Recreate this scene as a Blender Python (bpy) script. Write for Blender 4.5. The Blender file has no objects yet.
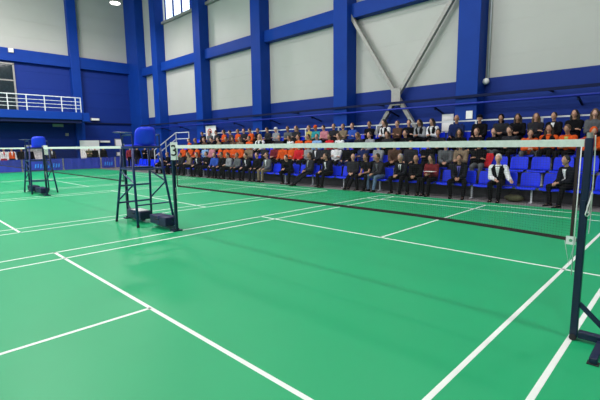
import bpy, bmesh, math, random
from mathutils import Vector, Matrix, noise
from mathutils.bvhtree import BVHTree
random.seed(11)
PI = math.pi
scene = bpy.context.scene
COL = scene.collection
V = Vector

# ------------------------------------------------------------------ camera
CP = V((-3.6402, -3.6238, 1.5375)); YAW, PIT, ROL, F = 0.7715, 0.1354, -0.0120, 407.0
FW = V((math.cos(YAW)*math.cos(PIT), math.sin(YAW)*math.cos(PIT), -math.sin(PIT)))
R0 = V((math.sin(YAW), -math.cos(YAW), 0)); U0 = R0.cross(FW)
RT = R0*math.cos(ROL)+U0*math.sin(ROL); UP = U0*math.cos(ROL)-R0*math.sin(ROL)
cam = bpy.data.cameras.new('camera'); cam.sensor_width = 36; cam.lens = 36*F/600
cam.clip_end = 200; cam.clip_start = .05
camo = bpy.data.objects.new('camera', cam); COL.objects.link(camo)
M = Matrix((RT, UP, -FW)).transposed().to_4x4(); M.translation = CP
camo.matrix_world = M; scene.camera = camo

def hit(px, py, ax, v):
    """point where the sight line of a measured pixel meets a plane (used to read positions off the photo)"""
    d = FW*F+RT*(px-300)-UP*(py-200)
    return CP+d*((v-CP[ax])/d[ax])

# ------------------------------------------------------------------ materials
MATS = {}
def mat(name, col, rough=.6, metal=0., var=.08, scale=8., bump=0., spec=.5, coat=0., emit=None, stretch=None, trans=0.):
    if name in MATS: return MATS[name]
    m = bpy.data.materials.new(name); m.use_nodes = True
    nt = m.node_tree; N = nt.nodes; L = nt.links
    b = N['Principled BSDF']
    b.inputs['Roughness'].default_value = rough; b.inputs['Metallic'].default_value = metal
    b.inputs['Specular IOR Level'].default_value = spec; b.inputs['Coat Weight'].default_value = coat
    b.inputs['Transmission Weight'].default_value = trans
    tc = N.new('ShaderNodeTexCoord'); mp = N.new('ShaderNodeMapping')
    if stretch: mp.inputs['Scale'].default_value = stretch
    nz = N.new('ShaderNodeTexNoise'); nz.inputs['Scale'].default_value = scale; nz.inputs['Detail'].default_value = 3
    L.new(tc.outputs['Object'], mp.inputs['Vector']); L.new(mp.outputs[0], nz.inputs['Vector'])
    cr = N.new('ShaderNodeValToRGB')
    cr.color_ramp.elements[0].position = .3; cr.color_ramp.elements[1].position = .7
    cr.color_ramp.elements[0].color = (*[max(0, c*(1-var)) for c in col], 1)
    cr.color_ramp.elements[1].color = (*[min(1, c*(1+var)) for c in col], 1)
    L.new(nz.outputs['Fac'], cr.inputs[0]); L.new(cr.outputs[0], b.inputs['Base Color'])
    if bump:
        bp = N.new('ShaderNodeBump'); bp.inputs['Strength'].default_value = bump; bp.inputs['Distance'].default_value = .01
        L.new(nz.outputs['Fac'], bp.inputs['Height']); L.new(bp.outputs[0], b.inputs['Normal'])
    if emit:
        b.inputs['Emission Color'].default_value = (*emit[:3], 1); b.inputs['Emission Strength'].default_value = emit[3]
    MATS[name] = m
    return m

def panel_mat(name, col, pitch, axis=2, rough=.45):
    """sandwich panel cladding: fine horizontal ribs and wider joints"""
    m = mat(name, col, rough, var=.03, scale=.7)
    nt = m.node_tree; N = nt.nodes; L = nt.links
    tc = N.new('ShaderNodeTexCoord'); sx = N.new('ShaderNodeSeparateXYZ'); L.new(tc.outputs['Object'], sx.inputs[0])
    mu = N.new('ShaderNodeMath'); mu.operation = 'MULTIPLY'; mu.inputs[1].default_value = 1/pitch
    fr = N.new('ShaderNodeMath'); fr.operation = 'FRACT'
    lt = N.new('ShaderNodeMath'); lt.operation = 'GREATER_THAN'; lt.inputs[1].default_value = .03
    L.new(sx.outputs[axis], mu.inputs[0]); L.new(mu.outputs[0], fr.inputs[0]); L.new(fr.outputs[0], lt.inputs[0])
    bp = N.new('ShaderNodeBump'); bp.inputs['Strength'].default_value = .6; bp.inputs['Distance'].default_value = .02
    L.new(lt.outputs[0], bp.inputs['Height']); L.new(bp.outputs[0], N['Principled BSDF'].inputs['Normal'])
    return m

NAVYC = (.011, .022, .085)
M_green = mat('green_mat', (.003, .37, .135), .46, var=.03, scale=1.2, spec=.65)
M_line = mat('white_line_paint', (.85, .88, .83), .5, var=.03)
M_conc = mat('grey_concrete', (.19, .175, .18), .7, var=.12, scale=3, bump=.1)
M_step = mat('grey_step', (.045, .045, .05), .7, var=.15, scale=4)
M_white = panel_mat('white_panels', (.42, .425, .395), 1.1)
M_blue = panel_mat('blue_panels', (.006, .028, .21), 1.1, rough=.6); M_blue.node_tree.nodes['Principled BSDF'].inputs['Specular IOR Level'].default_value = .2
M_steel = mat('blue_steel', (.005, .040, .27), .5, var=.06, scale=1.5, spec=.12)
M_grey = mat('grey_steel', (.30, .29, .27), .45, .2, var=.08)
M_rail = mat('white_rail', (.62, .64, .66), .4, var=.05)
M_ceil = mat('ceiling_sheet', (.55, .57, .56), .6)
M_post = mat('navy_post', (.006, .012, .045), .35, var=.1, scale=20)
M_chairm = mat('navy_tube', (.012, .022, .12), .35, var=.1, scale=20)
M_seat = mat('blue_plastic', (.022, .06, .95), .35, var=.05, scale=5, spec=.45)
M_seatb = mat('bleacher_blue', (.006, .028, .66), .4, var=.06, scale=5, spec=.18)
M_box = mat('navy_box', (.010, .012, .055), .5, var=.15)
M_tape = mat('white_tape', (.78, .78, .74), .7, var=.07, scale=30)
M_cordd = mat('dark_tape', (.035, .018, .018), .8)
M_net = mat('net_thread', (.022, .016, .016), .8)
M_rope = mat('white_rope', (.72, .72, .7), .8, var=.12, scale=60)
M_redc = mat('red_cord', (.5, .06, .04), .7)
M_card = mat('white_card', (.85, .85, .82), .6, var=.02)
M_black = mat('black_ink', (.01, .01, .012), .6)
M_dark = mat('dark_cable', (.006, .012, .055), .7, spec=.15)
M_pipe = mat('blue_pipe', (.012, .03, .34), .4, spec=.3)
M_barr = mat('barrier_cloth', (.018, .035, .33), .6, var=.12, scale=2.5)
M_cyan = mat('cyan_print', (.03, .22, .75), .6)
M_redp = mat('red_print', (.6, .05, .05), .6)
M_glass = mat('dark_glass', (.02, .03, .035), .08, var=.2)
M_lamp = mat('lamp_face', (.9, .9, .9), .4, emit=(1, .98, .92, 12))
M_sky = mat('window_glass', (.9, .95, 1), .02, trans=1.)
M_rubber = mat('rubber', (.02, .02, .022), .8)
M_skin = mat('skin', (.47, .25, .17), .55, var=.08, scale=25)
M_eye = mat('eye', (.02, .015, .015), .3)
M_lip = mat('lip', (.32, .09, .08), .5)

# ------------------------------------------------------------------ mesh builder
class MB:
    def __init__(s): s.v = []; s.f = []; s.m = []; s.k = 0
    def add(s, vs, fs):
        o = len(s.v); s.v += [tuple(p) for p in vs]; s.f += [tuple(i+o for i in f) for f in fs]; s.m += [s.k]*len(fs); return s
    def box(s, x0, x1, y0, y1, z0, z1):
        return s.add([(x, y, z) for x in (x0, x1) for y in (y0, y1) for z in (z0, z1)],
                     [(0, 1, 3, 2), (4, 6, 7, 5), (0, 4, 5, 1), (2, 3, 7, 6), (0, 2, 6, 4), (1, 5, 7, 3)])
    def bar(s, a, b, w, h=None, up=V((0, 0, 1))):
        """rectangular bar from a to b"""
        h = h or w; a = V(a); b = V(b); d = (b-a).normalized()
        if abs(d.dot(up)) > .97: up = V((0, 1, 0))
        x = d.cross(up).normalized(); y = x.cross(d)
        vs = [p+x*sx*w/2+y*sy*h/2 for p in (a, b) for sx, sy in ((-1, -1), (1, -1), (1, 1), (-1, 1))]
        return s.add(vs, [(3, 2, 1, 0), (4, 5, 6, 7), (0, 1, 5, 4), (1, 2, 6, 5), (2, 3, 7, 6), (3, 0, 4, 7)])
    def loft(s, rings, closed=False):
        n = len(rings[0]); o = []
        for r in rings: o += list(r)
        fs = []
        for i in range(len(rings)-1):
            for j in range(n):
                k = (j+1) % n; fs.append((i*n+j, i*n+k, (i+1)*n+k, (i+1)*n+j))
        if not closed:
            fs.append(tuple(reversed(range(n)))); fs.append(tuple(range((len(rings)-1)*n, len(rings)*n)))
        return s.add(o, fs)
    def tube(s, pts, rad, n=8, ell=1.):
        pts = [V(p) for p in pts]
        if not hasattr(rad, '__len__'): rad = [rad]*len(pts)
        rings = []; x = None
        for i, p in enumerate(pts):
            d = (pts[min(i+1, len(pts)-1)]-pts[max(i-1, 0)]).normalized()
            if x is None:
                a = V((0, 0, 1)) if abs(d.z) < .9 else V((1, 0, 0)); x = d.cross(a).normalized()
            else: x = (x-d*x.dot(d)).normalized()
            y = d.cross(x)
            rings.append([p+(x*math.cos(t)+y*math.sin(t)*ell)*rad[i] for t in [2*PI*j/n for j in range(n)]])
        return s.loft(rings)
    def capsule(s, a, b, ra, rb, n=10):
        a = V(a); b = V(b); d = (b-a).normalized()
        pts = [a-d*ra*.98, a-d*ra*.7, a, a.lerp(b, .5), b, b+d*rb*.7, b+d*rb*.98]
        return s.tube(pts, [ra*.2, ra*.71, ra, (ra+rb)/2, rb, rb*.71, rb*.2], n)
    def ell(s, c, r, rot=None, n=14, m=9, fn=None):
        c = V(c); rings = []
        for i in range(m):
            ph = PI*(i+.35)/(m-.3); ring = []
            for j in range(n):
                t = 2*PI*j/n
                q = V((r[0]*math.sin(ph)*math.cos(t), r[1]*math.sin(ph)*math.sin(t), -r[2]*math.cos(ph)))
                if fn: q = fn(q)
                if rot: q = rot @ q
                ring.append(c+q)
            rings.append(ring)
        return s.loft(rings)
    def disc(s, c, r, h, n=24, axis=2):
        c = V(c); e = V((0, 0, 0)); e[axis] = 1
        return s.tube([c, c+e*h], r, n)
    def mesh(s, name, mats, smooth=False):
        me = bpy.data.meshes.new(name); me.from_pydata(s.v, [], s.f)
        for m in (mats if isinstance(mats, (list, tuple)) else [mats]): me.materials.append(m)
        me.polygons.foreach_set('material_index', s.m)
        if smooth: me.polygons.foreach_set('use_smooth', [True]*len(s.f))
        bm = bmesh.new(); bm.from_mesh(me); bmesh.ops.recalc_face_normals(bm, faces=bm.faces); bm.to_mesh(me); bm.free()
        me.update(); return me
    def build(s, name, mats, parent=None, smooth=False, bevel=0, loc=None):
        o = bpy.data.objects.new(name, s.mesh(name, mats, smooth)); COL.objects.link(o)
        if parent: o.parent = parent
        if loc is not None: o.location = loc
        if bevel:
            b = o.modifiers.new('bevel', 'BEVEL'); b.width = bevel; b.segments = 2; b.limit_method = 'ANGLE'
        return o

def tag(o, label=None, cat=None, group=None, kind=None):
    if label: o['label'] = label
    if cat: o['category'] = cat
    if group: o['group'] = group
    if kind: o['kind'] = kind
    return o
def empty(name, loc=(0, 0, 0), rz=0, label=None, cat=None, group=None):
    o = bpy.data.objects.new(name, None); COL.objects.link(o); o.location = loc; o.rotation_euler = (0, 0, rz)
    o.empty_display_size = .1
    return tag(o, label, cat, group)
KIDS = {}
def dup(root, loc=None, rz=None, label=None, group=None):
    r = root.copy(); COL.objects.link(r)
    if loc is not None: r.location = loc
    if rz is not None: r.rotation_euler = (0, 0, rz)
    if label: r['label'] = label
    if group: r['group'] = group
    for ch in list(root.children):
        c = ch.copy(); COL.objects.link(c); c.parent = r
        for g in list(ch.children):
            d = g.copy(); COL.objects.link(d); d.parent = c
    return r
def text_mesh(body, size, depth):
    cu = bpy.data.curves.new('t', 'FONT'); cu.body = body; cu.size = size; cu.extrude = depth
    cu.align_x = 'CENTER'; cu.align_y = 'CENTER'; cu.offset = size*.002
    o = bpy.data.objects.new('t', cu); COL.objects.link(o)
    dg = bpy.context.evaluated_depsgraph_get()
    me = bpy.data.meshes.new_from_object(o.evaluated_get(dg)); bpy.data.objects.remove(o); return me
def st(name, mb, m, label=None, **k):
    return tag(mb.build(name, m, **k), label, kind='structure')

# ------------------------------------------------------------------ the hall
DAY = 1400
XW, YB, ZC = 11.4, 29.2, 13.2          # side wall, back wall, ceiling
XL, YN = -15.0, -16.0
st('floor', MB().box(XL, XW+.2, YN, YB+.2, -.25, 0), M_conc, 'dark grey concrete floor showing as a strip before the stands')
st('ceiling', MB().box(XL, XW+.2, YN, YB+.2, ZC, ZC+.2), M_ceil)
# side wall on the right (seen): blue below 3.75, white sandwich panels above, window strip 10.3-12.2
CYL = 24.25
CY = [-15.3, -9.6, -3.85, 1.9, 7.45, 13.1, 18.7, 24.25]
w = MB()
w.k = 0; w.box(XW, XW+.25, YN, YB+.2, 0, 3.75)
w.k = 1; w.box(XW, XW+.25, YN, YB+.2, 3.75, 10.2); w.box(XW, XW+.25, YN, YB+.2, 12.2, ZC)
w.box(XW, XW+.25, CYL, YB+.2, 10.2, 12.2)
for y in CY[:-1]:      # piers between the windows, behind the columns
    w.box(XW, XW+.25, y-.2 if y > YN+.3 else y, min(y+.95, YB), 10.2, 12.2)
st('wall_right', w, [M_blue, M_white])
# back wall
w = MB(); w.k = 0; w.box(XL, XW, YB, YB+.2, 0, 7.2); w.k = 1; w.box(XL, XW, YB, YB+.2, 7.2, ZC)
st('wall_back', w, [M_blue, M_white])
w = MB(); w.k = 0; w.box(XL-.2, XL, YN, YB+.2, 0, 3.75); w.k = 1; w.box(XL-.2, XL, YN, YB+.2, 3.75, 4.6); w.box(XL-.2, XL, YN, YB+.2, 10.4, ZC)
w.box(XL-.2, XL, YN, -3, 4.6, 10.4); w.box(XL-.2, XL, 28, YB+.2, 4.6, 10.4)
st('wall_left', w, [M_blue, M_white])
w = MB(); w.k = 0; w.box(XL, XW, YN-.2, YN, 0, 3.75); w.k = 1; w.box(XL, XW, YN-.2, YN, 3.75, ZC)
st('wall_front', w, [M_blue, M_white])
# columns on the side wall, each its own piece of structure
tn = 1
def trim(mb, m, label=None, bevel=.01):
    global tn
    o = st('trim_%d' % tn, mb, m, label, bevel=bevel); tn += 1; return o
for y in CY:
    c = MB(); c.box(10.72, XW, y, y+.76, 0, ZC); trim(c, M_steel, bevel=.02)
c = MB(); c.box(10.75, XW, 27.3, YB, 0, ZC); trim(c, M_steel, bevel=.02)
# horizontal beams between the columns
for i, y in enumerate(CY):
    y1 = CY[i+1] if i+1 < len(CY) else 27.3
    c = MB(); c.box(11.02, XW, y+.76, y1, 6.84, 7.42); trim(c, M_steel)
c = MB(); c.box(11.2, XW, YN, 24.3, 10.04, 10.2); trim(c, M_grey)      # window sill
# window strips
wn = 1
for i, y in enumerate(CY[:-1]):
    y0, y1 = y+.95, (CY[i+1]-.2 if i+1 < len(CY) else 27.3)
    f = MB()
    n = 4
    f.box(XW+.02, XW+.12, y0, y1, 10.2, 10.28); f.box(XW+.02, XW+.12, y0, y1, 12.12, 12.2)
    for k in range(n+1):
        yy = y0+(y1-y0)*k/n; f.box(XW+.02, XW+.12, max(y0, yy-.04), min(y1, yy+.04), 10.2, 12.2)
    o = st('window_%d' % wn, f, M_steel); wn += 1
    g = MB(); g.box(XW+.06, XW+.075, y0, y1, 10.25, 12.15); g.build('window_pane', M_sky, o)
# tall glazing in the wall opposite the stands (outside the picture, it lights the hall from the left)
f = MB()
for k in range(0, 13): f.box(XL-.12, XL-.02, -3+31*k/12-.05, -3+31*k/12+.05, 4.6, 10.4)
for z in (4.65, 7.5, 10.35): f.box(XL-.12, XL-.02, -3, 28, z-.05, z+.05)
o = st('window_%d' % wn, f, M_steel); wn += 1
MB().box(XL-.08, XL-.07, -3, 28, 4.6, 10.4).build('window_pane', M_sky, o)
l = bpy.data.lights.new('window_daylight', 'AREA'); l.shape = 'RECTANGLE'; l.size = 5.6; l.size_y = 30.6; l.energy = DAY; l.color = (.97, .96, 1)
o = bpy.data.objects.new('window_daylight', l); COL.objects.link(o); o.location = (XL+.05, 12.5, 7.5); o.rotation_euler = (0, -PI/2, 0)
# back wall structure
for (x0, x1, y0) in ((6.55, 7.15, 28.75), (1.0-.3, 1.3, 28.75), (-5.2, -4.6, 28.75), (-11, -10.4, 28.75)):
    c = MB(); c.box(x0, x1, y0, YB, 0, ZC); trim(c, M_steel, bevel=.02)
c = MB(); c.box(XL, 10.75, 28.85, YB, 7.15, 7.95); trim(c, M_steel)
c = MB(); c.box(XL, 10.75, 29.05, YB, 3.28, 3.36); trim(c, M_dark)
# grey diagonal bracing in the bay between the second and third column
br = empty('cross_bracing', (11.1, 5.2, 3.4), label='grey steel cross bracing in the bay behind the stands', cat='bracing')
ctr = V((0, 0, 0))
for n_, e in (('brace_arm', V((0, 2.40, 3.70))), ('brace_arm', V((0, -2.50, 3.70))), ('brace_arm', V((0, 1.75, -2.60))), ('brace_arm', V((0, -1.75, -2.60)))):
    MB().bar(ctr+e*.03, e, .15, .17, up=V((1, 0, 0))).build(n_, M_grey, br, bevel=.01)
MB().box(-.13, -.10, -.20, .20, -.36, .32).build('gusset_plate', M_grey, br, bevel=.005)
# pipes and cable tray along the side wall
for (n_, x, z, r_, m, lab) in (('wall_pipe', 11.02, 2.80, .035, M_pipe, 'bright blue pipe running along the wall above the stands'),
                               ('cable_tray', 11.15, 3.12, .05, M_dark, 'dark cable tray on the blue wall above the pipe')):
    pass
rt = empty('wall_pipe', (10.62, 0, 2.86), label='bright blue pipe running along the blue wall above the stands', cat='pipe')
MB().tube([(0, YN+.3, 0), (0, 27.2, 0)], .038, 10).build('pipe_run', M_pipe, rt, smooth=True)
for y in (-1.0, 3.4, 5.3, 9.5, 12.4, 15.5, 18.2, 21.5, 24.0):
    MB().bar((0, y, -.02), (.76, y, -.22), .05).bar((.1, y, -.03), (.1, y, -.14), .05).build('bracket', M_dark, rt)
rt = empty('cable_tray', (10.66, 0, 3.1), label='dark cable tray running just above the blue pipe on the wall', cat='cable tray')
MB().box(-.04, .03, YN+.3, 27.2, -.04, .05).build('tray', M_dark, rt)
for y in (-.2, 6.0, 11.0, 17.0, 23.0):
    MB().bar((.0, y, 0), (.72, y, 0), .05).build('bracket', M_dark, rt)
o = MB(); o.tube([(11.34, 1.80, 3.6), (11.34, 1.80, 10.1)], .03, 8)
tag(o.build('conduit', M_rail, smooth=True), 'white conduit running up the panels beside the nearest blue column', 'conduit')
o = empty('wall_lamp', (11.22, 1.82, 3.62), label='round white lamp at the foot of the conduit beside the column', cat='lamp')
MB().ell((0, 0, 0), (.11, .11, .11)).build('globe', M_card, o, smooth=True)
MB().tube([(.04, 0, 0), (.18, 0, 0)], .06, 10).build('lamp_base', M_grey, o)
# papers and signs on the side wall
def wall_sheet(name, y0, y1, z0, z1, x, label, cat='notice'):
    r = empty(name, (x, (y0+y1)/2, (z0+z1)/2), label=label, cat=cat)
    MB().box(-.02, .0, (y0-y1)/2, (y1-y0)/2, (z0-z1)/2, (z1-z0)/2).build('sheet', M_card, r); return r
wall_sheet('notice_board', 2.98, 3.42, 1.98, 2.60, 11.38, 'white paper notice on the blue wall left of the nearest column')
wall_sheet('notice_board', 2.02, 2.24, 2.35, 2.62, 10.7, 'small white notice on the face of the nearest blue column')
r = wall_sheet('logo_panel', 17.6, 18.9, 1.95, 2.75, 10.9, 'white panel with red ring emblem behind the far end of the stands', 'sign')
r.children[0].data.materials[0] = M_card
lp = MB(); ring = [(V((0, math.cos(t)*.2, math.sin(t)*.2)), t) for t in [2*PI*k/24 for k in range(25)]]
lp.tube([V((-.03, p.y, p.z)) for p, t in ring], .03, 6); lp.box(-.035, -.022, -.14, .14, -.03, .03); lp.build('emblem', M_redp, r)
o = MB(); o.bar((0, .5, 0), (0, -.5, 0), .05); o.bar((0, -.5, 0), (.1, -.5, 0), .05); o.bar((.1, .5, 0), (0, .5, 0), .05)
# balcony on the back wall
bal = empty('balcony', (0, 28.0, 3.4), label='blue balcony gallery along the back wall with open space below', cat='balcony')
MB().box(XL+.3, 6.45, -1.0, 1.05, 0, .50).build('slab', M_steel, bal, bevel=.02)
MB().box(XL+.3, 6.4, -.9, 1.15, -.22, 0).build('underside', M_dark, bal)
MB().box(6.45, 6.95, -.9, 1.1, -.1, .50).build('end_beam', M_steel, bal, bevel=.02)
br = empty('balcony_railing', (0, 27.08, 3.9), label='white metal railing with three bars on the balcony', cat='railing')
for x in [6.42-.0, 6.1]+[5.25-1.0*k for k in range(0, 19)]:
    MB().bar((x, 0, 0), (x, 0, .97), .05).build('post', M_rail, br)
for z, r_ in ((.97, .03), (.70, .018), (.47, .018), (.24, .018)):
    MB().tube([(XL+.5, 0, z), (6.45, 0, z)], r_, 8).build('bar', M_rail, br)
d = MB(); d.box(.5, 3.1, 29.12, 29.19, 3.9, 6.95)
dd = st('window_%d' % wn, d, M_glass, 'dark glazed opening behind the balcony railing'); wn += 1
f = MB(); f.box(3.1, 3.2, 29.08, 29.19, 3.9, 7.0); f.box(.4, 3.2, 29.08, 29.19, 6.95, 7.05); f.box(.5, 3.1, 29.09, 29.17, 5.9, 5.98); f.box(1.75, 1.85, 29.09, 29.17, 3.9, 6.95); f.build('window_frame', M_grey, dd)
# little fittings under the balcony / on the back wall
def wall_box(name, x0, x1, z0, z1, y, m, label, cat):
    r = empty(name, ((x0+x1)/2, y, (z0+z1)/2), label=label, cat=cat)
    hx, hz = (x1-x0)/2, (z1-z0)/2
    MB().box(-hx, hx, -.06, .06, -hz, hz).build('housing', M_grey, r, bevel=.01)
    MB().box(-hx*.86, hx*.86, -.075, -.055, -hz*.8, hz*.8).build('face', m, r); return r
wall_box('emergency_light', 7.70, 8.32, 3.50, 3.68, 29.1, M_card, 'small white sign light on blue back wall right of balcony', 'sign')
wall_box('air_unit', 4.9, 5.55, 2.95, 3.15, 28.2, M_grey, 'grey box hanging in the dark under the balcony', 'box')
wall_box('camera_box', 5.9, 6.1, 2.35, 2.55, 29.1, M_grey, 'tiny pale fitting on back wall under the balcony end', 'fitting')
wall_box('switch_box', 2.9, 3.2, 7.65, 7.95, 28.80, M_card, 'small white box on the blue beam over the balcony', 'box')
wall_box('poster', 9.35, 9.95, 1.55, 2.15, 29.12, M_card, 'pale poster on the back wall, upper of two beside the umpire chair', 'poster')
wall_box('poster', 9.42, 9.95, .82, 1.12, 29.12, M_card, 'pale poster on the back wall, lower of two beside the umpire chair', 'poster')
wall_box('paper_strip', 8.2, 9.0, 1.86, 2.02, 29.12, M_card, 'long narrow white strip on back wall right of the white board', 'sign')
# ceiling trusses and lamps
def truss(y, label):
    r = empty('roof_truss', (0, y, 12.2), label=label, cat='roof truss')
    MB().bar((XL, 0, .8), (XW, 0, .8), .12).build('chord', M_rail, r)
    MB().bar((XL, 0, -.2), (XW-.1, 0, -.2), .12).build('chord', M_rail, r)
    z = MB()
    n = 16
    for k in range(n):
        xa = XL+(XW-XL-.1)*k/n; xb = XL+(XW-XL-.1)*(k+1)/n; xm = (xa+xb)/2
        z.bar((xa, 0, -.2), (xm, 0, .8), .07); z.bar((xm, 0, .8), (xb, 0, -.2), .07)
    z.build('web', M_rail, r)
truss(25.3, 'white lattice roof truss touching the corner column at the far end')
for k in range(5): truss(1.9+.38+5.75*(k-1), 'white lattice roof truss number %s along the hall' % ['nearest', 'second', 'third', 'fourth', 'fifth'][k])
LAMPS = []
def lamp(x, y, z, power, label, tilt=(0, 0)):
    r = empty('flood_lamp', (x, y, z), label=label, cat='lamp', group='ceiling flood lamps')
    MB().loft([[V((math.cos(t)*a, math.sin(t)*a, h)) for t in [2*PI*j/20 for j in range(20)]] for a, h in ((.30, 0), (.26, .12), (.14, .26), (.1, .4))]).build('housing', M_grey, r, smooth=True)
    MB().disc((0, 0, -.02), .27, .015).build('lamp_face', M_lamp, r)
    MB().bar((0, 0, .4), (0, 0, ZC-z), .03).build('hanger', M_grey, r)
    r.rotation_euler = (0, 0, 0)
    l = bpy.data.lights.new('lamp_light', 'AREA'); l.shape = 'DISK'; l.size = 1.2; l.energy = power; l.color = (1, .93, .93)
    o = bpy.data.objects.new('lamp_light', l); COL.objects.link(o); o.parent = r; o.location = (0, 0, -.08); o.rotation_euler = (tilt[1], -tilt[0], 0)
lamp(7.12, 21.97, 10.0, 430, 'round flood lamp hanging near the far corner of the hall')
for i, (x, y, tx, ty) in enumerate([(6.2, 9.5, 0, 0), (6.2, 2.5, 0, 0), (6.2, -5, 0, 0), (-.5, 21.5, .1, .45), (-.5, 13, .1, .0), (-.5, 4, .2, 0), (-.5, -6, .35, .2), (-8, 22, .2, .45), (-8, 13, .3, .0), (-8, 5, .5, .2), (-8, -6, .6, .4), (2.0, 21.5, .1, .5)]):  # far-end lamps by the back wall are unseen, added to brighten it
    lamp(x, y, 10.4, 400 if x == 2 else 150 if x > 0 else (640 if y > 8 else 330), 'unseen round flood lamp hanging from the roof above the courts', (tx, ty))

# ------------------------------------------------------------------ mat with court lines
matt = empty('court_mat', (0, 0, 0), label='green sports mat with white badminton court lines covering the hall floor', cat='mat')
MB().box(-14, 7.12, -14, 27.3, 0.0, .006).build('mat_sheet', M_green, matt)
PITCH = 8.16
def court(yc):
    m = MB(); z0, z1 = .006, .0075; h = .02
    def lx(x0, x1, y): m.box(x0, x1, yc+y-h, yc+y+h, z0, z1)
    def ly(x, y0, y1): m.box(x-h, x+h, yc+y0, yc+y1, z0, z1)
    for y in (-3.03, -2.58, 2.58, 3.03): lx(-6.7, 6.7, y)
    for s in (-1, 1):
        lx(min(s*1.98, s*6.7), max(s*1.98, s*6.7), 0)
        for x in (1.98, 5.92, 6.68): ly(s*x, -3.05, 3.05)
    m.build('court_lines', M_line, matt)
for k in (-1, 0, 1, 2): court(k*PITCH)

# ------------------------------------------------------------------ nets and posts
def make_post(label, cross=True):
    """local: post at origin, frame leans out along +Y"""
    r = empty('net_post', label=label, cat='net post')
    MB().box(-.025, .025, -.025, .025, .03, 1.56).build('upright', M_post, r, bevel=.006)
    MB().box(-.028, .028, .03, .75, .03, .085).build('base_beam', M_post, r, bevel=.005)
    MB().bar((0, .02, .30), (0, .26, .075), .03).build('brace', M_post, r)
    if cross: MB().box(-.36, .36, .155, .205, .012, .055).build('cross_foot', M_post, r, bevel=.006)
    else: MB().box(-.09, .09, -.05, .10, .0065, .03).build('foot_plate', M_post, r, bevel=.004)
    for s in ((-1, 1) if cross else ()): MB().box(s*.34-.03, s*.34+.03, .145, .215, .0065, .014).build('foot_pad', M_rubber, r)
    MB().tube([(-.04, 0, .03), (.04, 0, .03)], .024, 14).build('wheel', M_rubber, r)
    MB().tube([(0, 0, 1.56), (0, 0, 1.60)], .02, 10).build('top_pulley', M_grey, r)
    MB().box(.025, .04, -.012, .012, 1.02, 1.10).build('cleat', M_post, r)
    return r
postA = make_post('navy net post nearest the camera at the right edge')
postA.location = (0, -3.05, 0); postA.rotation_euler = (0, 0, PI)
def wbox(loc, label, white=False):
    r = empty('weight_box', loc, label=label, cat='weight box')
    b = MB(); b.box(-.12, .12, -.31, .31, .0, .165); b.build('case', M_box, r, bevel=.018)
    MB().box(-.125, .125, -.06, -.03, .02, .169).build('strap', M_chairm, r)
    MB().tube([(-.12, -.07, .10), (-.15, -.05, .11), (-.15, .05, .11), (-.12, .07, .10)], .008, 6).build('handle', M_rubber, r)
    if white: MB().box(-.10, .10, -.24, .16, .165, .171).build('paper_sheet', M_card, r)
    return r
posts = []
desc = ['navy net post wearing the white number 3 card beside the umpire chair',
        'navy net post standing behind the nearer umpire chair',
        'navy net post with a pale card beside the farther umpire chair',
        'navy net post standing behind the farther umpire chair',
        'navy net post at the left edge of the picture']
for (y, rz), lab in zip(((3.05, 0), (5.11, PI), (11.21, 0), (13.27, PI), (19.37, 0)), desc):
    if not posts: o = make_post(lab, False); o.location = (0, y, 0); o.rotation_euler = (0, 0, rz)
    else: o = dup(posts[0], (0, y, 0), rz, lab)
    posts.append(o)
for y, lab, wh in ((3.50, 'navy weight box at the foot of the number 3 post', False), (4.52, 'navy weight box with white paper on top under the nearer umpire chair', True),
                   (11.66, 'navy weight box at the foot of the pale card post', False), (12.68, 'navy weight box under the farther umpire chair', False), (19.82, 'navy weight box at the left edge of picture', False)):
    wbox((-.02, y, .087), lab, wh)

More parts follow.
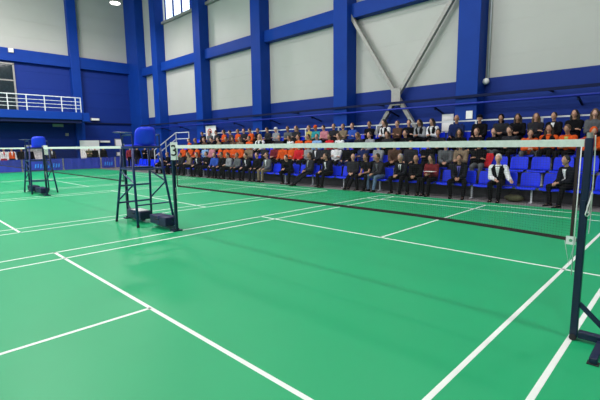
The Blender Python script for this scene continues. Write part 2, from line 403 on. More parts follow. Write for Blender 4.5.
def net(yc, label, slack, group):
    r = empty('badminton_net', (0, yc, 0), label=label, cat='net', group=group)
    H = 2.94
    def top(y): return 1.552
    def bot(y):
        if slack: return .835-.045*max(0, (-y-1.2)/1.8)**2
        return .80
    N = 24
    ys = [-H+2*H*i/N for i in range(N+1)]
    if slack: ys[0] = -3.02
    b = MB(); rings = []
    for y in ys: rings.append([V((-.006, y, top(y)-.056)), V((.006, y, top(y)-.056)), V((.008, y, top(y))), V((-.008, y, top(y)))])
    b.loft(rings); b.build('white_tape', M_tape, r)
    b = MB(); rings = []
    for y in ys: rings.append([V((-.004, y, bot(y)-.013)), V((.004, y, bot(y)-.013)), V((.004, y, bot(y)+.013)), V((-.004, y, bot(y)+.013))])
    b.loft(rings); b.build('bottom_tape', M_cordd, r)
    b = MB(); t = .0005
    n = 294
    for i in range(1, n):
        y = -H+2*H*i/n
        b.add([(-t, y-t, bot(y)), (t, y-t, bot(y)), (0, y+t, bot(y)), (-t, y-t, top(y)-.07), (t, y-t, top(y)-.07), (0, y+t, top(y)-.07)], [(0, 1, 4, 3), (1, 2, 5, 4), (2, 0, 3, 5)])
    for k in range(1, 33):
        f = k/33
        for i in range(N):
            a, c = ys[i], ys[i+1]
            za = bot(a)+(top(a)-.075-bot(a))*f; zc = bot(c)+(top(c)-.075-bot(c))*f
            b.add([(-t, a, za-t), (t, a, za-t), (0, a, za+t), (-t, c, zc-t), (t, c, zc-t), (0, c, zc+t)], [(0, 1, 4, 3), (1, 2, 5, 4), (2, 0, 3, 5)])
    b.build('mesh_cords', M_net, r)
    for s in (-1, 1):
        e_ = .045 if (slack and s < 0) else 0; MB().bar((0, s*(H+e_), top(s*H)-.05), (0, s*(H+e_), bot(s*H)-.012), .008, .021, up=V((0, 1, 0))).build('side_tape', M_cordd, r)
        MB().tube([(0, s*H, top(s*H)-.02), (0, s*3.03, 1.565)], .005, 6).build('top_cord', M_redc if s < 0 and slack else M_rope, r)
        MB().tube([(0, s*H, bot(s*H)), (0, s*2.98, .60), (0, s*3.015, .80)], .003, 5).build('tie_cord', M_rope, r)
    return r
net(0, 'badminton net of the nearest court with white top tape', True, None)
net(PITCH, 'badminton net of the middle court between the two umpire chairs', False, None)
net(2*PITCH, 'badminton net of the farthest court at the left edge', False, None)
r = empty('net_tag', (-.012, -2.985, .785), label='small white tag tied at the lower near corner of the net', cat='tag')
MB().box(-.003, .003, -.032, .032, -.032, .032).build('tag_sheet', M_card, r)
MB().disc((-.0045, 0, 0), .012, .002, 12, axis=0).build('emblem', mat('green_print', (.1, .35, .2)), r)
c = MB()
def curve(pts, n=8):
    out = []; P = [V(p) for p in pts]
    for i in range(len(P)-1):
        p0 = P[max(i-1, 0)]; p1 = P[i]; p2 = P[i+1]; p3 = P[min(i+2, len(P)-1)]
        for k in range(n):
            t = k/n; out.append(.5*((2*p1)+(p2-p0)*t+(2*p0-5*p1+4*p2-p3)*t*t+(3*p1-p0-3*p2+p3)*t**3))
    return out+[P[-1]]
c.tube(curve([(-.01, -3.085, 1.58), (0, -3.09, 1.4), (.0, -3.092, 1.22), (-.002, -3.09, 1.14), (-.03, -3.085, 1.09), (-.045, -3.075, 1.03), (-.05, -3.07, 1.00), (-.02, -3.078, .985), (.01, -3.09, 1.02), (.012, -3.092, 1.10), (.0, -3.094, 1.16)], 8), .0045, 6)
c.tube(curve([(.0, -3.088, 1.16), (-.02, -3.082, 1.10), (-.035, -3.075, 1.05), (-.03, -3.08, 1.01), (-.005, -3.085, 1.03), (.004, -3.09, 1.12), (.004, -3.094, 1.0), (.004, -3.092, .9), (.002, -3.09, .85)], 6), .004, 6)
tag(c.build('tension_rope', M_rope, smooth=True), 'white rope looped and hanging from the nearest net post', 'rope')
tag(MB().tube([(-.035, -3.01, 1.5), (-.036, -3.01, .52)], .004, 6).build('slack_cord', M_rope, smooth=True), 'thin white cord hanging down the court side of the nearest post', 'cord')
# number card
def number_card(y, z, txt, label, w_=.095, h_=.165):
    r = empty('number_card', (-.045, y, z), label=label, cat='number card')
    r.rotation_euler = (0, 0, math.radians(-62))
    MB().box(-w_, w_, -.006, .006, -h_, h_).build('card', M_card, r)
    if txt:
        me = text_mesh(txt, .27, .002); me.materials.clear(); me.materials.append(M_black)
        o = bpy.data.objects.new('numeral', me); COL.objects.link(o); o.parent = r
        o.location = (0, -.009, 0); o.rotation_euler = (PI/2, 0, 0)
    return r
c = number_card(3.0, 1.44, '3', 'white card with a black numeral 3 on the net post', .062, .155); c.location = (-.02, 2.96, 1.45); c.rotation_euler = (0, 0, math.radians(-45))
c = number_card(11.2, 1.5, None, 'blank looking white card on the net post by the farther umpire chair', .055, .15); c.location = (.06, 11.12, 1.46); c.rotation_euler = (0, 0, math.radians(-30))

# ------------------------------------------------------------------ umpire chairs
def umpire_chair(label):
    r = empty('umpire_chair', label=label, cat='umpire chair', group='high umpire chairs')
    fx, fy, tx, ty, h = .375, .50, .30, .29, 1.10
    for sx in (-1, 1):
        for sy in (-1, 1):
            l = MB(); l.tube([(sx*fx, sy*fy, .02), (sx*tx, sy*ty, h), (sx*tx*.93, sy*ty*.9, 1.50)], .024, 10)
            o = l.build('leg', M_chairm, r, smooth=True)
            MB().tube([(sx*fx, sy*fy, .0065), (sx*fx*.995, sy*fy*.995, .05)], .026, 10).build('rubber_foot', M_rubber, o)
    def at(sx, sy, z): t = z/h; return V((sx*(fx+(tx-fx)*t), sy*(fy+(ty-fy)*t), z))
    for z in (.40, .75): MB().tube([at(-1, 1, z), at(1, 1, z)], .019, 8).build('rung', M_chairm, r)
    MB().tube([at(-1, -1, .42), at(1, -1, .42)], .014, 8).build('rung', M_chairm, r)
    for sx in (-1, 1):
        MB().tube([at(sx, 1, 1.04), at(sx, -1, .84)], .016, 8).tube([at(sx, -1, .84), at(sx, 1, .45)], .016, 8).build('zigzag_brace', M_chairm, r)
    f = MB()
    for a, b in (((-1, -1), (1, -1)), ((1, -1), (1, 1)), ((1, 1), (-1, 1)), ((-1, 1), (-1, -1))):
        f.tube([V((a[0]*tx, a[1]*ty, h)), V((b[0]*tx, b[1]*ty, h))], .018, 8)
    f.build('platform_frame', M_chairm, r)
    MB().box(-.30, .30, .12, .30, h+.012, h+.03).build('footrest', M_chairm, r, bevel=.004)
    MB().box(-.29, .29, -.27, .26, 1.50, 1.545).build('seat_board', M_chairm, r, bevel=.01)
    s = MB(); s.box(-.235, .235, -.20, .22, 1.545, 1.575); s.build('seat_pan', M_seat, r, bevel=.012)
    b = MB(); rings = []
    # rounded moulded backrest shell
    W, Hh = .21, .35; K = 28
    out = []
    for k in range(K):
        t = 2*PI*k/K; cx, cz = math.cos(t), math.sin(t); e = .62 if cz > 0 else .16
        out.append((W*math.copysign(abs(cx)**(e*.75), cx)*(1-.05*cz), Hh/2*math.copysign(abs(cz)**e, cz)))
    def shell(y, sc): return [V((x*sc, y-.10*(x*sc/W)**2*-1-.05*((z+.2)/.4), 1.575+Hh/2+z*sc)) for x, z in out]
    b.loft([shell(-.24, .55), shell(-.24, .97), shell(-.23, 1), shell(-.215, 1), shell(-.21, .97), shell(-.21, .55)])
    b.build('backrest', M_seat, r, smooth=True, loc=(.035, 0, -.01))
    for sx in (-1, 1):
        MB().tube([(sx*.27, -.26, 1.5), (sx*.275, -.25, 1.76)], .015, 8).tube([(sx*.275, -.26, 1.76), (sx*.275, .15, 1.76)], .015, 8).tube([(sx*.275, .15, 1.76), (sx*.27, .22, 1.52)], .015, 8).build('armrest', M_chairm, r)
    MB().tube([(-.27, .2, 1.55), (-.29, .22, 1.80)], .014, 8).build('tablet_arm', M_chairm, r)
    t = MB(); t.ell((-.27, .18, 1.815), (.19, .15, .014), n=20, m=7); t.build('writing_tablet', M_chairm, r, smooth=True)
    return r
uc = umpire_chair('tall navy umpire chair with blue backrest, the nearer of the two'); uc.location = (.03, 4.37, 0)
dup(uc, (.15, 4.37+PITCH, 0), 0, 'tall navy umpire chair with blue backrest, farther away on the left')

# ------------------------------------------------------------------ barriers by the back wall
bx = [(-6.9, -4.5), (-4.45, -2.1), (-2.05, .3), (.35, 2.65), (2.7, 5.0), (5.05, 7.45), (7.5, 8.45), (8.5, 10.4)]
bl = ['beyond the picture to the left, farthest', 'beyond the picture to the left, middle', 'beyond the picture to the left', 'at the left edge of the picture', 'behind the farther umpire chair with a pale blue mark', 'in front of the white board', 'narrow one with a pale blue mark', 'behind the nearer umpire chair']
def barrier(x0, x1, mark, label):
    r = empty('barrier_panel', ((x0+x1)/2, 27.1, 0), label='blue cloth court barrier '+label, cat='barrier', group='blue barriers')
    h = (x1-x0)/2
    c = MB(); n = 14; rings = []
    for i in range(n+1):
        x = -h+.03+(2*h-.06)*i/n; yy = .012*math.sin(i*1.9+x0); z = .78-.02*math.sin(PI*i/n)
        rings.append([V((x, yy-.006, .04)), V((x, yy+.006, .04)), V((x, yy+.004, z)), V((x, yy-.008, z))])
    c.loft(rings); c.build('cloth', M_barr, r)
    for s in (-1, 1):
        MB().tube([(s*h, 0, .03), (s*h, 0, .80)], .015, 6).build('side_pole', M_grey, r)
        MB().bar((s*h, -.2, .02), (s*h, .2, .02), .03).build('foot', M_grey, r)
    MB().tube([(-h, 0, .79), (h, 0, .79)], .014, 6).build('top_rail', M_steel, r)
    if mark:
        k = MB(); a, b, z0, z1 = mark
        kk = max(4, int((b-a)/.14)); 
        for i in range(kk):
            x = a+(b-a)*i/kk; ww = (b-a)/kk*.78; zo = .02*math.sin(i*2.1)
            k.add([(x+.04, -.03, z0+zo), (x+ww, -.03, z0+zo), (x+ww+.04, -.03, z1+zo), (x+.08, -.03, z1+zo),
                   (x+.04, -.022, z0+zo), (x+ww, -.022, z0+zo), (x+ww+.04, -.022, z1+zo), (x+.08, -.022, z1+zo)],
                  [(0, 1, 2, 3), (7, 6, 5, 4), (0, 4, 5, 1), (1, 5, 6, 2), (2, 6, 7, 3), (3, 7, 4, 0)])
        k.build('printed_mark', M_cyan, r)
for (x0, x1), lab, k in zip(bx, bl, range(9)):
    if k < 3: continue
    barrier(x0, x1, {4: (-.55, .95, .22, .48), 6: (-.33, .3, .20, .46)}.get(k), lab)
def board(x0, x1, y, z0, z1, label, name='white_board', m=M_card):
    r = empty(name, ((x0+x1)/2, y, 0), label=label, cat='board'); h = (x1-x0)/2
    MB().box(-h, h, -.015, .015, z0, z1).build('panel', m, r)
    for s in (-1, 1):
        MB().tube([(s*h*.95, .02, 0), (s*h*.95, .02, z1)], .02, 8).build('stand', M_grey, r)
        MB().bar((s*h*.95, -.25, .02), (s*h*.95, .25, .02), .04).build('foot', M_grey, r)
board(6.62, 7.95, 28.5, .7, 2.02, 'large white board behind two standing people by the back wall')
M_pboard = mat('printed_board', (.55, .52, .52), .6, var=.35, scale=9)
board(3.25, 4.25, 28.7, .75, 1.72, 'pale printed board standing behind the farther umpire chair', 'display_board', M_pboard)

# ------------------------------------------------------------------ bleachers
ROWX = [7.74, 8.59, 9.44, 10.27]; SEATZ = [.42, .80, 1.18, 1.60]; PLZ = [0, .37, .75, 1.15]
YE0, YE1 = -4.2, 19.3
bl_ = empty('bleachers', (8.0, 0, 0), label='grey stepped bleacher platform along the blue wall', cat='bleachers')
for k, (x0, x1) in enumerate(((8.08, 8.94), (8.94, 9.79), (9.79, 10.55))):
    b = MB(); z = PLZ[k+1]
    b.box(x0-8, x1-8, YE0, YE1, z-.06, z); b.box(x0-8+.03, x0-8+.06, YE0, YE1, max(0, PLZ[k]), z-.06)
    b.build('step', M_step, bl_)
    MB().box(x0-8-.004, x0-8+.03, YE0, YE1, z-.05, z+.004).build('step_nosing', M_grey, bl_)
b = MB(); b.box(0.1, 2.54, YE1-.05, YE1, 0, .31); b.box(.96, 2.54, YE1-.05, YE1, .31, .69); b.box(1.8, 2.54, YE1-.05, YE1, .69, 1.09)
b.build('end_panel', M_step, bl_)
# guard rail behind the top row
gr = empty('guard_rail', (10.5, 0, 1.20), label='white guard rail behind the top row of the stands', cat='railing')
for y in [-4.1+1.97*k for k in range(0, 12)]:
    MB().bar((0, y, 0), (0, y, 1.06), .055).build('post', M_rail, gr)
for z in (1.07, .72, .38): MB().bar((0, YE0, z), (0, 18.6, z), .045 if z > 1 else .03).build('bar', M_rail, gr)
# stair railing at the far end
sr = empty('stair_railing', (8.6, 21.1, 0), label='pale handrail of the steps at the far end of stands', cat='railing')
for (a, b_) in (((1.55, 0, 2.4), (1.55, -1.6, 2.4)), ((1.55, 0, 2.4), (.0, 0, 1.3)), ((1.55, 0, 2.0), (1.55, -1.6, 2.0)), ((1.55, 0, 2.0), (.0, 0, .9))):
    MB().bar(a, b_, .045).build('bar', M_rail, sr)
for p, z in (((1.55, 0), 2.4), ((1.55, -1.6), 2.4), ((.0, 0), 1.32), ((.8, 0), 1.85)):
    MB().bar((p[0], p[1], 0.01), (p[0], p[1], z), .045).build('post', M_rail, sr)
stp = empty('steps', (8.7, 19.4, 0), label='grey steps climbing to the far end of the stands', cat='steps')
for k in range(6): MB().box(.24*k, .24*k+.24, 0, 1.6, .19*k, .19*k+.19).build('tread', M_step, stp)
# seat beams
for k in range(4):
    r = empty('seat_beam', (ROWX[k]+.05, 0, PLZ[k]), label='steel beam carrying the blue seats of the %s row' % ['front', 'second', 'third', 'top'][k], cat='seat beam')
    MB().box(-.03, .03, -4.0, 22.6 if k == 0 else 19.2, .33, .38).build('beam', M_grey, r)
    for j in range(18 if k == 0 else 16):
        y = -3.7+1.5*j
        MB().box(-.02, .02, y-.02, y+.02, .008, .33).box(-.12, .12, y-.03, y+.03, 0.0, .012).build('post', M_rail, r)
# one moulded seat
def seat_proto():
    r = empty('stadium_seat', label='x', cat='seat')
    W = .225
    b = MB(); rings = []
    prof = [(-.27, -.035), (-.25, -.005), (-.18, .0), (.05, -.02), (.14, -.012)]
    rows_ = []
    for x, z in prof: rows_.append((x, z))
    for (x, z) in rows_:
        rings.append([V((x, y, z-.018*(1-(y/W)**2))) for y in [-W+2*W*i/8 for i in range(9)]]+[V((x, y, z-.022-.018*(1-(y/W)**2))) for y in [W-2*W*i/8 for i in range(9)]])
    b.loft(rings); b.build('seat_pan', M_seatb, r, smooth=True, bevel=.004)
    b = MB(); rings = []
    for t in (0, .12, .3, .5, .7, .9, 1.0):
        z = -.01+.34*t; x0 = .14+.06*t; wd = W*(1 if t < .8 else 1-.16*((t-.8)/.2)**2)
        rings.append([V((x0-.035*(1-0*(y))*(y/W)**2*0-.03*(abs(y)/W)**2, y, z)) for y in [-wd+2*wd*i/8 for i in range(9)]]+[V((x0+.014-.03*(abs(y)/W)**2, y, z)) for y in [wd-2*wd*i/8 for i in range(9)]])
    b.loft(rings); b.build('backrest', M_seatb, r, smooth=True, bevel=.004)
    MB().box(-.05, .10, -.04, .04, -.075, -.04).build('bracket', M_grey, r)
    return r

# ------------------------------------------------------------------ people
def remesh(mb, vox, smooth=3, deci=None):
    me = mb.mesh('t', M_skin); o = bpy.data.objects.new('t', me); COL.objects.link(o)
    m = o.modifiers.new('r', 'REMESH'); m.mode = 'VOXEL'; m.voxel_size = vox; m.use_smooth_shade = True
    s = o.modifiers.new('s', 'SMOOTH'); s.iterations = smooth; s.factor = .5
    dg = bpy.context.evaluated_depsgraph_get()
    out = bpy.data.meshes.new_from_object(o.evaluated_get(dg)); bpy.data.objects.remove(o); return out
def merge(me, mb, mats):
    """append further geometry (fingers, eyes) to a baked mesh, as further material slots"""
    bm = bmesh.new(); bm.from_mesh(me)
    vs = [bm.verts.new(p) for p in mb.v]
    for f, k in zip(mb.f, mb.m):
        fa = bm.faces.new([vs[i] for i in f]); fa.material_index = k; fa.smooth = True
    bm.to_mesh(me); bm.free(); me.materials.clear()
    for m in mats: me.materials.append(m)
    return me
def ik(a, b, l1, l2, hint):
    a = V(a); b = V(b); d = b-a; L = min(d.length, (l1+l2)*.995); d.normalize(); b = a+d*L
    x = (l1*l1-l2*l2+L*L)/(2*L); h = math.sqrt(max(0, l1*l1-x*x)); hn = V(hint); hn = (hn-d*hn.dot(d)).normalized()
    return a+d*x+hn*h, b

class Pose: pass
def figure(kind):
    """forward = +X, left = +Y; seated: origin on the seat under the hips; standing: origin on the ground"""
    P = Pose(); stand = kind.startswith('stand')
    lean = dict(knees=.06, clasp=.26, lean=.55, arms=-.04, phone=.16, legs=-.10, reach=.22, stand=.02, stand_fold=.0)[kind]
    pel = V((0, 0, .93)) if stand else V((0, 0, .085))
    axis = V((math.sin(lean), 0, math.cos(lean))); fw = V((math.cos(lean), 0, -math.sin(lean))); lat = V((0, 1, 0))
    TL = .46
    def tp(t, f=0, l=0): return pel+axis*(TL*t)+fw*(f-.03*math.sin(PI*t))+lat*l
    def ring(t, rx, ry, f=0, e=.8, n=18):
        r = []
        for j in range(n):
            a = 2*PI*j/n; c, s_ = math.cos(a), math.sin(a)
            r.append(tp(t, f+ry*math.copysign(abs(c)**e, c), rx*math.copysign(abs(s_)**e, s_)))
        return r
    def torso(mb, g, low=0.):
        mb.loft([ring(low-.12 if low == 0 else low, .11+g, .08+g), ring(max(low, 0)+.02, .155+g, .115+g), ring(.25, .145+g, .105+g), ring(.45, .155+g, .11+g),
                 ring(.68, .168+g, .115+g), ring(.84, .165+g, .10+g), ring(.93, .12+g, .078+g), ring(1.0, .065+g, .06+g)])
    hip = {s: pel+lat*s*.09 for s in (-1, 1)}
    sh = {s: tp(.86, 0, s*.175) for s in (-1, 1)}
    fl = 0 if stand else -.45
    if stand: ank = {s: V((-.02+.05*s, s*.11, .09)) for s in (-1, 1)}; kh = V((1, 0, 0))
    elif kind == 'legs': ank = {1: V((.74, .07, fl+.10)), -1: V((.70, -.07, fl+.09))}; kh = V((.2, 0, 1))
    elif kind in ('knees',): ank = {s: V((.42, s*.13, fl+.09)) for s in (-1, 1)}; kh = V((.5, 0, 1))
    elif kind == 'clasp': ank = {1: V((.48, .18, fl+.09)), -1: V((.40, -.17, fl+.09))}; kh = V((.5, 0, 1))
    elif kind == 'lean': ank = {1: V((.40, .17, fl+.09)), -1: V((.33, -.17, fl+.09))}; kh = V((.5, 0, 1))
    else: ank = {1: V((.44, .09, fl+.09)), -1: V((.38, -.11, fl+.09))}; kh = V((.5, 0, 1))
    knee = {}
    for s in (-1, 1):
        h = kh+lat*s*(.25 if kind in ('clasp', 'lean') else .08)
        knee[s], ank[s] = ik(hip[s], ank[s], .43, .42, h)
    if kind == 'knees': hand = {s: knee[s]+V((-.10, -s*.01, .085)) for s in (-1, 1)}; eh = V((-.3, 0, -.6))
    elif kind == 'clasp': hand = {s: V((.40, s*.035, .16)) for s in (-1, 1)}; eh = V((-.2, 0, -.7))
    elif kind == 'lean': hand = {s: V((.50, s*.03, .20)) for s in (-1, 1)}; eh = V((.0, 0, -.8))
    elif kind == 'arms': hand = {1: tp(.50, .155, -.09), -1: tp(.44, .165, .09)}; eh = V((.1, 0, -1))
    elif kind == 'stand_fold': hand = {1: tp(.52, .16, -.09), -1: tp(.46, .17, .09)}; eh = V((.1, 0, -1))
    elif kind == 'phone': hand = {s: V((.31, s*.05, .24)) for s in (-1, 1)}; eh = V((-.1, 0, -1))
    elif kind == 'legs': hand = {s: V((.22, s*.05, .14)) for s in (-1, 1)}; eh = V((-.3, 0, -.6))
    elif kind == 'reach': hand = {1: V((.40, .36, .16)), -1: V((.30, -.02, .16))}; eh = V((-.1, 0, -1))
    else: hand = {s: V((.05, s*.25, .80)) for s in (-1, 1)}; eh = V((-1, 0, 0))
    elb = {}
    for s in (-1, 1): elb[s], hand[s] = ik(sh[s], hand[s], .285, .255, eh+lat*s*.22)
    neck = tp(1.0); hp = dict(knees=.0, clasp=.1, lean=.25, arms=0, phone=.35, legs=0, reach=.05, stand=.05, stand_fold=0)[kind]
    head = neck+axis*.06+V((.035+.05*hp, 0, .125-.02*hp))
    HR = Matrix.Rotation(hp, 3, 'Y')
    P.head, P.HR = head, HR
    # ---- body
    b = MB(); torso(b, 0); b.capsule(neck-axis*.04, head+V((-.01, 0, -.05)), .052, .05)
    def jaw(q):
        if q.z < 0: k = 1-.30*(-q.z/.12)**1.5; return V((q.x*(1-.1*(-q.z/.12))+.008*(-q.z/.12), q.y*k, q.z))
        return q
    b.ell(head, (.098, .076, .12), HR, 18, 13, jaw)
    b.ell(head+HR@V((.100, 0, -.018)), (.018, .013, .025), HR, 8, 6)       # nose
    b.ell(head+HR@V((.080, 0, .030)), (.016, .05, .012), HR, 10, 6)        # brow
    b.ell(head+HR@V((.080, 0, -.095)), (.02, .028, .018), HR, 10, 6)       # chin
    for s in (-1, 1): b.ell(head+HR@V((-.005, s*.078, -.012)), (.018, .011, .032), HR, 8, 6)
    for s in (-1, 1):
        b.capsule(sh[s], elb[s], .046, .036); b.capsule(elb[s], hand[s], .036, .025)
        b.capsule(hip[s], knee[s], .078, .055); b.capsule(knee[s], ank[s], .053, .034)
        b.capsule(ank[s]+V((-.02, 0, -.03)), ank[s]+V((.10, 0, -.05)), .034, .028)
        d = (hand[s]-elb[s]).normalized(); dn = V((d.x, d.y, d.z*.5-.25)).normalized() if kind != 'stand' else d
        P.__dict__.setdefault('pd', {})[s] = dn
        b.capsule(hand[s], hand[s]+dn*.06, .026, .028)
    me = remesh(b, .0125, 2)
    f = MB()
    for s in (-1, 1):
        dn = P.pd[s]; base = hand[s]+dn*.07; sd = dn.cross(V((0, 0, 1)));
        if sd.length < .2: sd = V((0, 1, 0)) if kind != 'stand' else V((1, 0, 0))
        sd = (V((1, 0, 0)) if kind == 'stand' else sd).normalized(); dnn = dn.cross(sd).normalized(); dnn = dnn if dnn.z < 0 else -dnn
        if kind == 'stand': dnn = V((0, -s, 0))
        for i, (o_, l) in enumerate(((-.028, .062), (-.010, .075), (.009, .072), (.027, .056))):
            p = base+sd*o_; q1 = p+dn*l*.5+dnn*.004; q2 = q1+(dn+dnn*.7).normalized()*l*.32; q3 = q2+(dn*.4+dnn).normalized()*l*.25
            f.tube([p-dn*.02, p, q1, q2, q3], [.0095, .0095, .0088, .0078, .0055], 6)
        th = -sd*s if kind != 'stand' else V((1, 0, 0))
        p = hand[s]+dn*.02+th*.018
        f.tube([p, p+(th+dn*.7).normalized()*.035, p+(th*.5+dn+dnn*.3).normalized()*.065], [.012, .0105, .007], 6)
    f.k = 1
    for s in (-1, 1): f.ell(head+HR@V((.088, s*.031, .008)), (.011, .014, .007), HR, 8, 6)
    f.k = 2; f.ell(head+HR@V((.090, 0, -.060)), (.010, .024, .006), HR, 8, 6)
    P.body = merge(me, f, [M_skin, M_eye, M_lip])
    # ---- garments
    def top(g, sleeve=1., hem=-.02):
        b = MB(); torso(b, g, low=hem if hem else 0)
        if not stand: pass
        for s in (-1, 1):
            b.ell(sh[s]+V((0, -s*.02, .0)), (.062+g, .07+g, .06+g))
            if sleeve >= 1: b.capsule(sh[s], elb[s], .052+g, .042+g); b.tube([elb[s]-(hand[s]-elb[s]).normalized()*.02, elb[s], hand[s]-(hand[s]-elb[s]).normalized()*.015], [.03+g, .042+g, .031+g], 12)
            else: b.tube([sh[s], sh[s].lerp(elb[s], .62)], [.052+g, .047+g], 12)
        # collar
        b.tube([neck-axis*.03, neck+axis*.03], [.07+g*.6, .058+g*.4], 14)
        if stand: pass
        return remesh(b, .014, 2)
    P.jacket = top(.022); P.tee = top(.012, .5)
    b = MB(); b.loft([ring(-.14, .10, .085), ring(-.05, .165, .13), ring(.06, .172, .134), ring(.14, .165, .125)])
    for s in (-1, 1):
        b.capsule(hip[s], knee[s], .096, .070); d = (ank[s]-knee[s]).normalized()
        b.tube([knee[s]-d*.04, knee[s], knee[s].lerp(ank[s], .5), ank[s]-d*.0], [.05, .069, .060, .053], 12)
    P.trousers = remesh(b, .014, 2)
    P.shoe = {}
    for s in (-1, 1):
        a = ank[s]; b = MB(); zf = a.z-.09; tip = .03 if kind == 'legs' else 0
        rings = []
        for x, wd, hh in ((-.075, .022, .03), (-.065, .034, .075), (-.02, .040, .10), (.04, .043, .085), (.10, .047, .055), (.16, .043, .042), (.195, .024, .028)):
            rings.append([a+V((x, math.cos(t)*wd, -.082+hh/2+math.sin(t)*hh/2*(1 if math.sin(t) > 0 else .8)+tip*(x+.08)/.25)) for t in [2*PI*j/12 for j in range(12)]])
        b.loft(rings); P.shoe[s] = b.mesh('shoe', M_black, True)
    # shirt front and tie, laid on the jacket
    bv = BVHTree.FromPolygons([v.co for v in P.jacket.vertices], [p.vertices for p in P.jacket.polygons])
    def patch(t0, t1, w0, w1, off):
        nI, nJ = 8, 5; P0 = []
        for i in range(nI+1):
            t = t0+(t1-t0)*i/nI; wd = w0+(w1-w0)*i/nI
            for j in range(nJ):
                l = wd*(j/(nJ-1)*2-1); o_ = tp(t, .4, l); h_ = bv.ray_cast(o_, -fw)
                P0.append((h_[0] if h_[0] else tp(t, .13, l))+fw*off)
        n = len(P0); mb = MB(); fs = []
        for i in range(nI):
            for j in range(nJ-1):
                a = i*nJ+j; fs.append((a, a+1, a+nJ+1, a+nJ))
        back = [tuple(k+n for k in reversed(f)) for f in fs]
        edge = []
        bd = [j for j in range(nJ)]+[i*nJ+nJ-1 for i in range(1, nI+1)]+[nI*nJ+j for j in range(nJ-2, -1, -1)]+[i*nJ for i in range(nI-1, 0, -1)]
        for a, b2 in zip(bd, bd[1:]+bd[:1]): edge.append((a, a+n, b2+n, b2))
        mb.add(P0+[p-fw*.012 for p in P0], fs+back+edge); return mb.mesh('p', M_card, True)
    P.shirt = patch(.38, .97, .008, .055, .004); P.tie = patch(.40, .93, .020, .012, .009)
    b = MB(); torso(b, .034, low=-.02)
    for s in (-1, 1): b.ell(sh[s]+V((0, -s*.05, .01)), (.075, .06, .065))
    P.vest = remesh(b, .016, 2)
    P.vshirt = patch(.38, .97, .008, .055, .020)
    # ---- hair
    P.hair = {}
    def hn(q, a=.004): return q*(1+a*12*noise.noise(q*22))
    b = MB(); b.ell(head+HR@V((-.020, 0, .022)), (.096, .086, .112), HR, 18, 12, lambda q: hn(q)); P.hair['short'] = b.mesh('hair', M_black, True)
    b = MB(); b.ell(head+HR@V((-.020, 0, .020)), (.100, .090, .114), HR, 18, 12, hn)
    for s in (-1, 0, 1): b.tube([head+HR@V((-.045-.02*(s == 0), s*.06, .03)), head+HR@V((-.05-.03*(s == 0), s*.082, -.08)), head+V((-.055-.04*(s == 0), s*.088, -.19)), head+V((-.04-.06*(s == 0), s*.085, -.28))], [.045, .048, .042, .018], 10)
    P.hair['long'] = remesh(b, .012, 2)
    b = MB(); b.ell(head+HR@V((-.034, 0, -.012)), (.070, .0855, .07), HR, 16, 10, lambda q: V((min(q.x, .03), q.y, q.z))); P.hair['fringe'] = b.mesh('hair', M_black, True)
    b = MB(); b.ell(head+HR@V((-.01, 0, .05)), (.102, .09, .088), HR, 18, 10); b.ell(head+HR@V((.09, 0, .045)), (.065, .062, .01), HR, 14, 6); P.hair['cap'] = b.mesh('cap', M_card, True)
    b = MB(); b.ell(head+HR@V((-.025, 0, .018)), (.105, .095, .12), HR, 18, 12); b.ell(neck+V((-.02, 0, .06)), (.10, .10, .07)); P.hair['hood'] = remesh(b, .013, 2)
    return P
POSES = {k: figure(k) for k in ('knees', 'clasp', 'lean', 'arms', 'phone', 'legs', 'reach', 'stand', 'stand_fold')}

CLO = dict(black=(.006, .006, .008), suit=(.010, .011, .016), charcoal=(.024, .024, .03), grey=(.10, .105, .115), lightgrey=(.25, .26, .28), white=(.68, .68, .70),
           orange=(.62, .085, .015), red=(.55, .02, .03), navy=(.012, .022, .09), blue=(.03, .08, .38), sky=(.22, .38, .66), tan=(.22, .16, .11), brown=(.09, .05, .035),
           khaki=(.19, .15, .10), pink=(.5, .2, .24), yellow=(.42, .36, .10), purple=(.12, .10, .38), maroon=(.16, .02, .03), jeans=(.10, .15, .24), olive=(.09, .09, .05), plaid=(.16, .02, .025), teal=(.03, .28, .32))
def cloth(n): return mat('fabric_'+n, CLO[n], .85, var=.15, scale=14, bump=.15, spec=.1)
HAIRC = dict(black=(.012, .010, .010), dark=(.03, .018, .012), brown=(.10, .055, .03), blond=(.42, .28, .14), grey=(.30, .29, .28), white=(.62, .60, .56), orange=(.75, .12, .02))
def hairm(n): return mat('hair_'+n, HAIRC[n], .7, var=.25, scale=40, bump=.3)
SKINS = [mat('skin_light', (.56, .31, .22), .5, var=.06, scale=25), M_skin, mat('skin_tan', (.38, .19, .12), .5, var=.06, scale=25)]

def child(name, me, m, par):
    o = bpy.data.objects.new(name, me); COL.objects.link(o); o.parent = par
    o.material_slots[0].link = 'OBJECT'; o.material_slots[0].material = m
    return o
def person(pose, loc, rz, label, top='black', low='black', hair='short', hc='dark', tee=False, shirt=None, tie=None, vest=None, scale=1., skin=None, group=None, shoes='black', hairfirst=None):
    P = POSES[pose]
    r = bpy.data.objects.new('person', P.body); COL.objects.link(r); r.location = loc; r.rotation_euler = (0, 0, rz); r.scale = (scale,)*3
    r.material_slots[0].link = 'OBJECT'; r.material_slots[0].material = skin or random.choice(SKINS)
    tag(r, label, 'person', group)
    child('shirt' if tee else 'jacket', P.tee if tee else P.jacket, cloth(top), r)
    child('trousers', P.trousers, cloth(low), r)
    for s in (-1, 1): child('shoe', P.shoe[s], cloth(shoes), r)
    if hair: child({'cap': 'cap', 'hood': 'hood'}.get(hair, 'hair'), P.hair[hair], cloth(hc) if hair in ('cap', 'hood') else hairm(hc), r)
    if shirt: child('shirt_front', P.shirt, cloth(shirt), r)
    if vest: child('shirt_front', P.vshirt, cloth(top), r)
    if tie: child('tie', P.tie, cloth(tie), r)
    if vest: child('vest', P.vest, cloth(vest), r)
    return r

